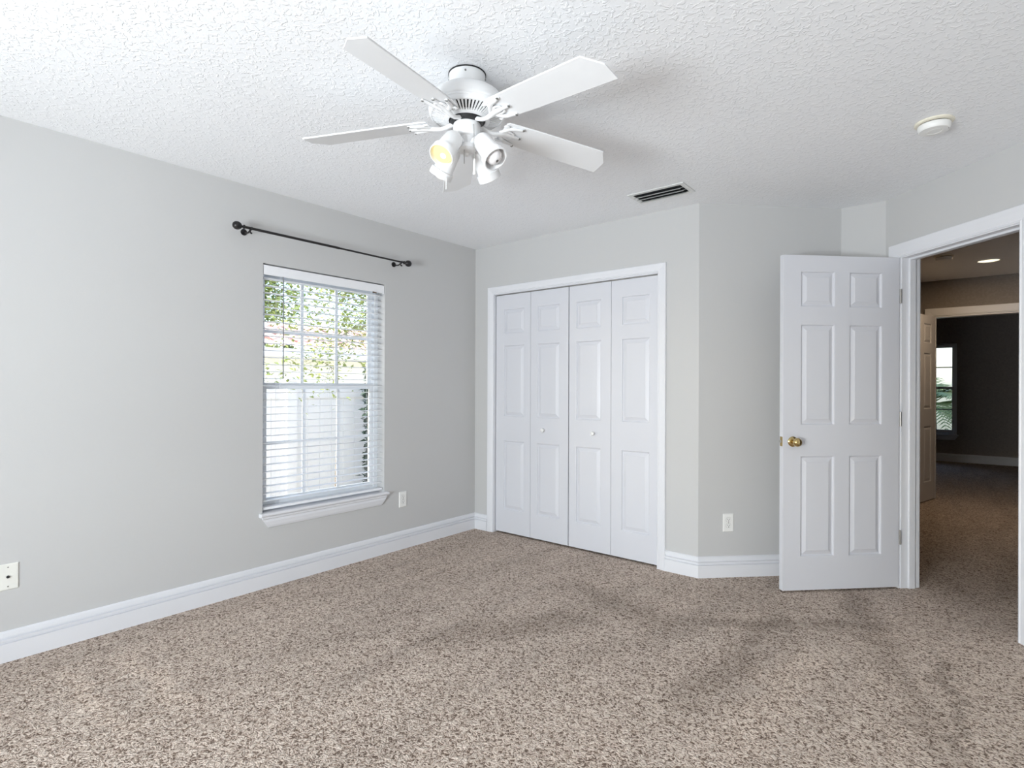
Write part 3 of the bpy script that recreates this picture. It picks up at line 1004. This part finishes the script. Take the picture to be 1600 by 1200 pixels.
# ------------------------------------------------------------------ ceiling fan
def fan():
    fx, fy = 1.843, 1.552
    o = empty('ceiling_fan', (fx, fy, H))
    tag(o, 'white five-blade ceiling fan with four spot lamps, one lit yellow', 'ceiling fan')
    T = Matrix.Translation((fx, fy, 0))
    W = M['fan_white']
    c = MB().lathe([(0.069, H), (0.070, H - 0.004), (0.070, H - 0.010), (0.069, H - 0.012), (0.069, H - 0.058), (0.064, H - 0.066), (0.05, H - 0.066)], T, 48).build('canopy', W, o, smooth=True)
    MB().lathe([(0.0725, H - 0.0005), (0.0725, H - 0.0045)], T, 48).build('mounting_gap', M['dark'], o)
    for a in (-0.9, 0.65, 2.2, 3.8):
        sc = MB()
        sc.tube([(fx + 0.068 * math.cos(a), fy + 0.068 * math.sin(a), H - 0.02), (fx + 0.0725 * math.cos(a), fy + 0.0725 * math.sin(a), H - 0.02)], 0.0035, 8)
        sc.build('screw', M['screw'], c)
    mh = MB().lathe([(0.05, 2.376), (0.085, 2.374), (0.112, 2.367), (0.130, 2.354), (0.141, 2.335), (0.146, 2.312), (0.1465, 2.306), (0.1445, 2.303),
                     (0.1445, 2.301), (0.147, 2.298), (0.1465, 2.294), (0.142, 2.292), (0.139, 2.294)], T, 64).build('motor_housing', W, o, smooth=True)
    MB().lathe([(0.139, 2.291), (0.118, 2.284), (0.09, 2.275), (0.07, 2.272)], T, 48).build('motor_core', M['dark'], o, smooth=True)
    # radial vent ribs
    gr = MB()
    N = 60
    for i in range(N):
        a0 = 2 * PI * i / N
        da = 2 * PI / N * 0.27
        if i % 12 in (0,):
            da = 2 * PI / N * 0.5
        vs = []
        for zz in (0, 0.004):
            for r, z in ((0.141, 2.2800), (0.115, 2.2725), (0.084, 2.2635)):
                for s in (-1, 1):
                    vs.append((fx + r * math.cos(a0 + s * da), fy + r * math.sin(a0 + s * da), z + zz))
        fs = [(0, 1, 3, 2), (2, 3, 5, 4), (6, 8, 9, 7), (8, 10, 11, 9), (0, 2, 8, 6), (2, 4, 10, 8), (1, 7, 9, 3), (3, 9, 11, 5), (0, 6, 7, 1), (4, 5, 11, 10)]
        gr.add(vs, fs)
    gr.build('vent_grille', W, o)
    MB().lathe([(0.1445, 2.296), (0.1455, 2.286), (0.142, 2.279), (0.136, 2.2775), (0.135, 2.286)], T, 64).build('outer_ring', W, o, smooth=True)
    MB().lathe([(0.0875, 2.272), (0.0875, 2.2635), (0.078, 2.2605), (0.070, 2.2605), (0.070, 2.272)], T, 48).build('inner_ring', W, o, smooth=True)
    MB().lathe([(0.060, 2.272), (0.066, 2.262), (0.064, 2.252), (0.05, 2.246), (0.03, 2.246)], T, 40).build('flywheel', M['black'], o, smooth=True)
    MB().lathe([(0.038, 2.250), (0.051, 2.248), (0.053, 2.244), (0.053, 2.212), (0.051, 2.204), (0.046, 2.198), (0.034, 2.196)], T, 48).build('switch_housing', W, o, smooth=True)
    lk = MB().lathe([(0.033, 2.197), (0.032, 2.180), (0.029, 2.176), (0.029, 2.168), (0.037, 2.164), (0.038, 2.152), (0.033, 2.146), (0.030, 2.142), (0.018, 2.138), (0.010, 2.136), (0.009, 2.128), (1e-5, 2.126)], T, 40).build('light_fitter', W, o, smooth=True)
    # blades on scrolled irons
    ZB = 2.262
    droop = math.radians(4)
    pitch = math.radians(12)
    for k in range(5):
        t = -0.093 - k * 2 * PI / 5
        R = T @ Matrix.Rotation(t, 4, 'Z')
        # local: x radial, y tangential (counter-clockwise), pitched so the +y edge sits lower
        BL = R @ Matrix.Translation((0, 0, ZB)) @ Matrix.Rotation(droop, 4, 'Y') @ Matrix.Rotation(-pitch, 4, 'X')
        poly = [(0.150, -0.050), (0.160, -0.058), (0.300, -0.064), (0.596, -0.070), (0.608, -0.052), (0.630, -0.026), (0.645, -0.008), (0.646, 0.067), (0.300, 0.064), (0.160, 0.058), (0.150, 0.050)]
        MB().prism(poly, BL, 0.006).build('blade', M['blade_white'], o, bevel=0.0015)
        ir = MB()
        L = lambda x, y, z: BL @ Vector((x, y, z))
        G = lambda x, y, z: R @ Vector((x, y, z))
        ir.tube([G(0.050, 0, 2.256), G(0.066, 0, 2.249), G(0.085, 0, 2.241), G(0.108, 0, 2.2365), G(0.130, 0, 2.2385), L(0.155, 0, -0.007), L(0.185, 0, -0.006), L(0.232, 0, -0.005)],
                [0.011, 0.0105, 0.010, 0.010, 0.011, 0.014, 0.010, 0.005], 12, squash=0.75)
        for s in (-1, 1):
            ir.tube([L(0.140, s * 0.003, -0.007), L(0.155, s * 0.020, -0.007), L(0.166, s * 0.034, -0.006), L(0.185, s * 0.042, -0.006), L(0.208, s * 0.046, -0.005), L(0.224, s * 0.052, -0.005)],
                    [0.009, 0.010, 0.010, 0.009, 0.0075, 0.0055], 10, squash=0.7)
            ir.tube([L(0.166, s * 0.034, -0.006), L(0.156, s * 0.046, -0.006), L(0.146, s * 0.047, -0.006), L(0.142, s * 0.040, -0.006)], [0.0065, 0.006, 0.0052, 0.004], 10, squash=0.7)
            ir.tube([L(0.150, s * 0.012, -0.007), L(0.178, s * 0.020, -0.006), L(0.196, s * 0.014, -0.006), L(0.198, s * 0.004, -0.006)], [0.006, 0.0055, 0.005, 0.004], 10, squash=0.7)
        iro = ir.build('blade_iron', W, o, smooth=True)
        for (px, py) in ((0.228, 0.0), (0.220, 0.051), (0.220, -0.051)):
            q = MB()
            q.lathe([(0.006, -0.0095), (0.0058, -0.0112), (0.0025, -0.0125), (1e-5, -0.0126)], BL @ Matrix.Translation((px, py, 0.003)), 12)
            q.build('screw', M['screw'], iro)
    # four bullet lamps
    right = Vector((math.cos(YAW), math.sin(YAW), 0)); fwd = Vector((-math.sin(YAW), math.cos(YAW), 0))
    for i, (a, n) in enumerate(((-0.084, -0.113), (0.113, -0.084), (0.084, 0.113), (-0.113, 0.084))):
        h = (right * a + fwd * n).normalized()
        mouth = Vector((fx, fy, 0)) + h * 0.143 + Vector((0, 0, 2.080))
        ax = (h * 0.62 + Vector((0, 0, -0.785))).normalized()
        z_ = ax; x_ = z_.cross(Vector((0, 0, 1))).normalized(); y_ = z_.cross(x_)
        m = Matrix(((x_.x, y_.x, z_.x, mouth.x), (x_.y, y_.y, z_.y, mouth.y), (x_.z, y_.z, z_.z, mouth.z), (0, 0, 0, 1)))
        sh = MB()
        sh.lathe([(1e-5, -0.128), (0.020, -0.127), (0.030, -0.120), (0.0355, -0.108), (0.038, -0.060), (0.0395, -0.032), (0.0395, -0.030), (0.0465, -0.027), (0.0475, -0.002), (0.0465, 0.0),
                  (0.0435, 0.0), (0.0425, -0.020), (0.036, -0.040), (0.032, -0.090), (1e-5, -0.095)], m, 40)
        so = sh.build('lamp_shade', W, o, smooth=True)
        lit = i == 0
        bu = MB()
        zc = -0.030
        bu.lathe([(0.012, -0.092), (0.014, -0.075), (0.024, -0.058), (0.0315, -0.040), (0.0325, -0.026), (0.029, -0.008), (0.020, 0.003), (0.010, 0.008), (1e-5, 0.009)] if not lit else
                 [(0.012, -0.092), (0.014, -0.075), (0.027, -0.058), (0.0355, -0.036), (0.0375, -0.016), (0.036, -0.010), (0.020, -0.006), (1e-5, -0.004)], m, 32)
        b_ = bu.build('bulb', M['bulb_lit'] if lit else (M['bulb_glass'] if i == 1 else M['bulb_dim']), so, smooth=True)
        if lit:
            tag(b_, 'glowing warm yellow bulb')
            MB().lathe([(0.012, -0.0052), (0.009, -0.0035), (1e-5, -0.003)], m @ Matrix.Translation((-0.004, 0.004, 0)), 20).build('bulb_center', M['bulb_hot'], b_, smooth=True)
        if i == 1:
            q = MB(); q.lathe([(0.0055, 0.0085), (0.0055, 0.0095), (0.003, 0.0098)], m, 16); q.build('bulb_tip', M['screw'], b_)
        arm = MB()
        top = m @ Vector((0, 0, -0.105))
        p0 = Vector((fx, fy, 2.170)) + h * 0.022
        p1 = Vector((fx, fy, 2.182)) + h * 0.042
        arm.tube([p0, p1, top], [0.010, 0.011, 0.011], 14)
        arm.build('lamp_arm', W, o, smooth=True)
    # pull chains
    def at(a, n, z): 
        q = Vector((fx, fy, z)) + right * a + fwd * n
        return q
    ch = MB(); ch.tube([at(-0.008, -0.025, 2.150), at(-0.008, -0.027, 2.088)], 0.0019, 8); ch.build('pull_chain', M['steel'], o)
    ch = MB(); ch.tube([at(0.028, -0.047, 2.228), at(0.030, -0.058, 2.222), at(0.031, -0.060, 2.205), at(0.033, -0.060, 2.09)], 0.0014, 8)
    co = ch.build('pull_chain', M['steel'], o)
    ch = MB(); ch.lathe([(0.002, 0.0), (0.0045, -0.008), (0.005, -0.04), (0.0058, -0.060), (1e-5, -0.062)], Matrix.Translation(at(0.033, -0.060, 2.093)), 12); ch.build('fob', M['plastic'], co, smooth=True)
    ch = MB(); ch.tube([at(-0.085, 0.045, 2.060), at(-0.085, 0.045, 2.015)], 0.0017, 8); ch.build('pull_cord', M['cord'], o)
    # light of the lit bulb
fan()

# ------------------------------------------------------------------ outside
gr = MB()
gr.box(-22, 12, -12, 24, -0.45, -0.25)
struct(gr.build('ground', M['ground']))
pr_ = MB()
pr_.box(-1.5, 6.0, YB - 3.7, YB - 0.55, 2.36, 2.50)  # unseen slab added to keep direct sun out of the back window
struct(pr_.build('sun_block_slab', M['fascia']))

def house():
    X = -6.4
    o = empty('neighbor_house', (X, 8.0, -0.25))
    tag(o, 'cream neighbouring house with wavy red tile eave outside the left window', 'house')
    w = MB(); w.box(X - 4, X, 0.0, 16.0, -0.25, 1.80); w.build('wall', M['stucco'], o)
    f = MB(); f.box(X, X + 0.5, -0.2, 16.2, 1.76, 1.80); f.box(X + 0.46, X + 0.5, -0.2, 16.2, 1.80, 1.90); f.build('fascia', M['fascia'], o)
    # barrel tiles rising from the eave
    r = MB()
    cols_ = 76
    yy0, yy1 = -0.2, 16.2
    seg = 6
    nx = 3
    ny = cols_ * seg
    vs, fs = [], []
    for i in range(nx + 1):
        for st_ in (0, 1):
            xx = X + 0.56 - i * 0.36 - (0.0 if st_ == 0 else 0.355)
            zb_ = 1.89 + (X + 0.56 - xx) * 0.40 + (0.035 if st_ == 0 else 0.0)
            for j in range(ny + 1):
                y = yy0 + (yy1 - yy0) * j / ny
                vs.append((xx, y, zb_ + 0.045 * abs(math.sin(PI * j / seg))))
    rows = (nx + 1) * 2
    for i in range(rows - 1):
        for j in range(ny):
            a = i * (ny + 1) + j
            fs.append((a, a + 1, a + ny + 2, a + ny + 1))
    r.add(vs, fs)
    r.build('tile_roof', M['tile'], o, smooth=True, angle=60)
house()

def fence():
    X = -2.6
    o = empty('yard_fence', (X, 4.0, -0.25))
    tag(o, 'white vinyl privacy fence below the cream house wall outside the window', 'fence')
    z0, z1 = -0.25, 1.22
    for i in range(6):
        y = 0.2 + i * 1.55
        p = MB(); p.box(X - 0.06, X + 0.06, y - 0.06, y + 0.06, z0, z1 + 0.08)
        po = p.build('post', M['fence'], o, bevel=0.004)
        q = MB(); q.add([(X - 0.07, y - 0.07, z1 + 0.08), (X + 0.07, y - 0.07, z1 + 0.08), (X + 0.07, y + 0.07, z1 + 0.08), (X - 0.07, y + 0.07, z1 + 0.08), (X, y, z1 + 0.14)],
                        [(3, 2, 1, 0), (0, 1, 4), (1, 2, 4), (2, 3, 4), (3, 0, 4)])
        q.build('post_cap', M['fence'], po)
        if i < 5:
            for ra, rb in ((z1 - 0.12, z1), (-0.18, -0.04)):
                r = MB(); r.box(X - 0.025, X + 0.025, y + 0.06, y + 1.49, ra, rb); r.build('rail', M['fence'], o, bevel=0.003)
            b = MB()
            for k in range(9):
                b.box(X - 0.011, X + 0.011, y + 0.062 + k * 0.1585, y + 0.062 + k * 0.1585 + 0.155, -0.04, z1 - 0.12)
            b.build('panel', M['fence'], o, bevel=0.003)
fence()

def leaves(mb, pts, size, rnd):
    for p in pts:
        a, b_, c_ = rnd.uniform(0, 2 * PI), rnd.uniform(-1, 1), rnd.uniform(0, 2 * PI)
        m = Matrix.Translation(p) @ Matrix.Rotation(a, 4, 'Z') @ Matrix.Rotation(b_, 4, 'X') @ Matrix.Rotation(c_, 4, 'Z')
        s = size * rnd.uniform(0.6, 1.3)
        mb.add([m @ Vector(q) for q in ((0, -s * 0.05, 0), (s * 0.28, s * 0.35, 0.12 * s), (0, s, 0), (-s * 0.28, s * 0.35, 0.12 * s), (0, s * 0.4, 0))], [(0, 1, 4), (1, 2, 4), (2, 3, 4), (3, 0, 4)])

def tree(name, bx, by, h, z_lo, spread, nb, nl, size, mat, label, seed, r0=0.03):
    rnd = random.Random(seed)
    o = empty(name, (bx, by, -0.25))
    tag(o, label, 'tree', None)
    t = MB()
    t.tube([(bx, by, -0.25), (bx + 0.03, by + 0.02, h * 0.25), (bx - 0.02, by + 0.05, h * 0.5), (bx, by + 0.02, h * 0.75), (bx - 0.05, by, h)], [r0, r0 * 0.87, r0 * 0.73, r0 * 0.55, r0 * 0.25], 10)
    tips = []
    for k in range(nb):
        z = rnd.uniform(z_lo, h)
        a = rnd.uniform(0, 2 * PI)
        ln = spread * rnd.uniform(0.5, 1.0) * (1.0 - 0.45 * (z - z_lo) / (h - z_lo))
        p0 = Vector((bx, by + 0.03, z))
        p1 = p0 + Vector((math.cos(a) * ln * 0.5, math.sin(a) * ln * 0.5, 0.22 * ln))
        p2 = p0 + Vector((math.cos(a) * ln, math.sin(a) * ln, 0.10 * ln - rnd.uniform(0, 0.3) * ln))
        t.tube([p0, p1, p2], [r0 * 0.3, r0 * 0.2, r0 * 0.07], 6)
        tips.append((p0, p1, p2))
    t.build('trunk', M['bark'], o, smooth=True)
    l = MB()
    pts = []
    g = spread * 0.12
    for p0, p1, p2 in tips:
        for k in range(nl):
            q = rnd.random()
            p = (p0.lerp(p1, q * 2) if q < 0.5 else p1.lerp(p2, q * 2 - 1)) if k % 3 else p2.copy()
            pts.append(p + Vector((rnd.gauss(0, g), rnd.gauss(0, g), rnd.gauss(0, g))))
    leaves(l, pts, size, rnd)
    l.build('foliage', M[mat], o)
tree('yard_tree', -1.45, 3.12, 2.75, 1.25, 0.75, 44, 80, 0.05, 'leaf', 'small light green leafy tree between the window and the white fence', 3, 0.012)
tree('yard_tree', -13.4, 13.6, 7.6, 1.6, 2.5, 80, 200, 0.17, 'leaf', 'tall leafy tree rising behind the tiled roof outside the left window', 5, 0.14)
tree('yard_tree', -12.8, 7.4, 6.8, 1.6, 2.4, 80, 190, 0.17, 'leaf', 'broad leafy tree behind the roof, left side of the left window', 8, 0.12)

def shrub():
    rnd = random.Random(11)
    bx, by = -2.28, 4.22
    o = empty('yard_shrub', (bx, by, -0.25))
    tag(o, 'narrow dark green shrub seen at the right side of the left window', 'shrub')
    t = MB()
    for k in range(4):
        t.tube([(bx + rnd.uniform(-0.05, 0.05), by + rnd.uniform(-0.05, 0.05), -0.25), (bx + rnd.uniform(-0.07, 0.07), by + rnd.uniform(-0.07, 0.07), 1.3)], [0.02, 0.008], 8)
    t.build('stem', M['bark'], o, smooth=True)
    l = MB()
    pts = [(bx + rnd.gauss(0, 0.045), by + rnd.gauss(0, 0.045), rnd.uniform(-0.2, 1.52)) for k in range(4200)]
    leaves(l, [Vector(p) for p in pts], 0.075, rnd)
    l.build('foliage', M['leaf_dark'], o)
shrub()

def palm():
    rnd = random.Random(5)
    bx, by = 2.75, 14.2
    o = empty('palm', (bx, by, -0.25))
    tag(o, 'green palm outside the window of the far room', 'palm')
    t = MB()
    t.tube([(bx, by, -0.25), (bx + 0.02, by, 0.3), (bx, by, 0.85)], [0.15, 0.13, 0.12], 14)
    t.build('trunk', M['bark'], o, smooth=True)
    for k in range(30):
        a = k * 2.4
        el = rnd.uniform(0.1, 1.35)
        L = rnd.uniform(1.1, 2.0)
        f = MB()
        pts = []
        for i in range(13):
            s = i / 12
            rr = L * s * math.cos(el * (1 - 0.4 * s))
            zz = 0.85 + L * (s * math.sin(el) - 0.75 * s * s)
            pts.append(Vector((bx + rr * math.cos(a), by + rr * math.sin(a), zz)))
        f.tube(pts, [0.012 - 0.0009 * i for i in range(13)], 6)
        for i in range(2, 13):
            for h in (0.0, 0.5):
                if i == 12 and h: continue
                p = pts[i].lerp(pts[min(i + 1, 12)], h)
                tdir = (pts[i] - pts[i - 1]).normalized()
                side = tdir.cross(Vector((0, 0, 1))).normalized()
                for sgn in (-1, 1):
                    d = (side * sgn * 0.8 + tdir * 0.7 + Vector((0, 0, -0.25))).normalized()
                    ln = 0.42 * math.sin(PI * min(0.95, 0.18 + i / 14))
                    e = p + d * ln
                    wv = d.cross(Vector((0, 0, 1))).normalized() * 0.024
                    f.add([p - wv, p + wv, e, p + d * ln * 0.5 + Vector((0, 0, 0.02))], [(0, 1, 3), (1, 2, 3), (2, 0, 3)])
        f.build('frond', M['palm'], o)
palm()

# ------------------------------------------------------------------ render tuning that belongs to the scene
try:
    scene.cycles.use_denoising = True
    scene.cycles.max_bounces = 12
    scene.cycles.diffuse_bounces = 8
    scene.cycles.transparent_max_bounces = 24
    scene.cycles.sample_clamp_indirect = 4.0
    scene.cycles.caustics_reflective = False
    scene.cycles.caustics_refractive = False
except Exception:
    pass
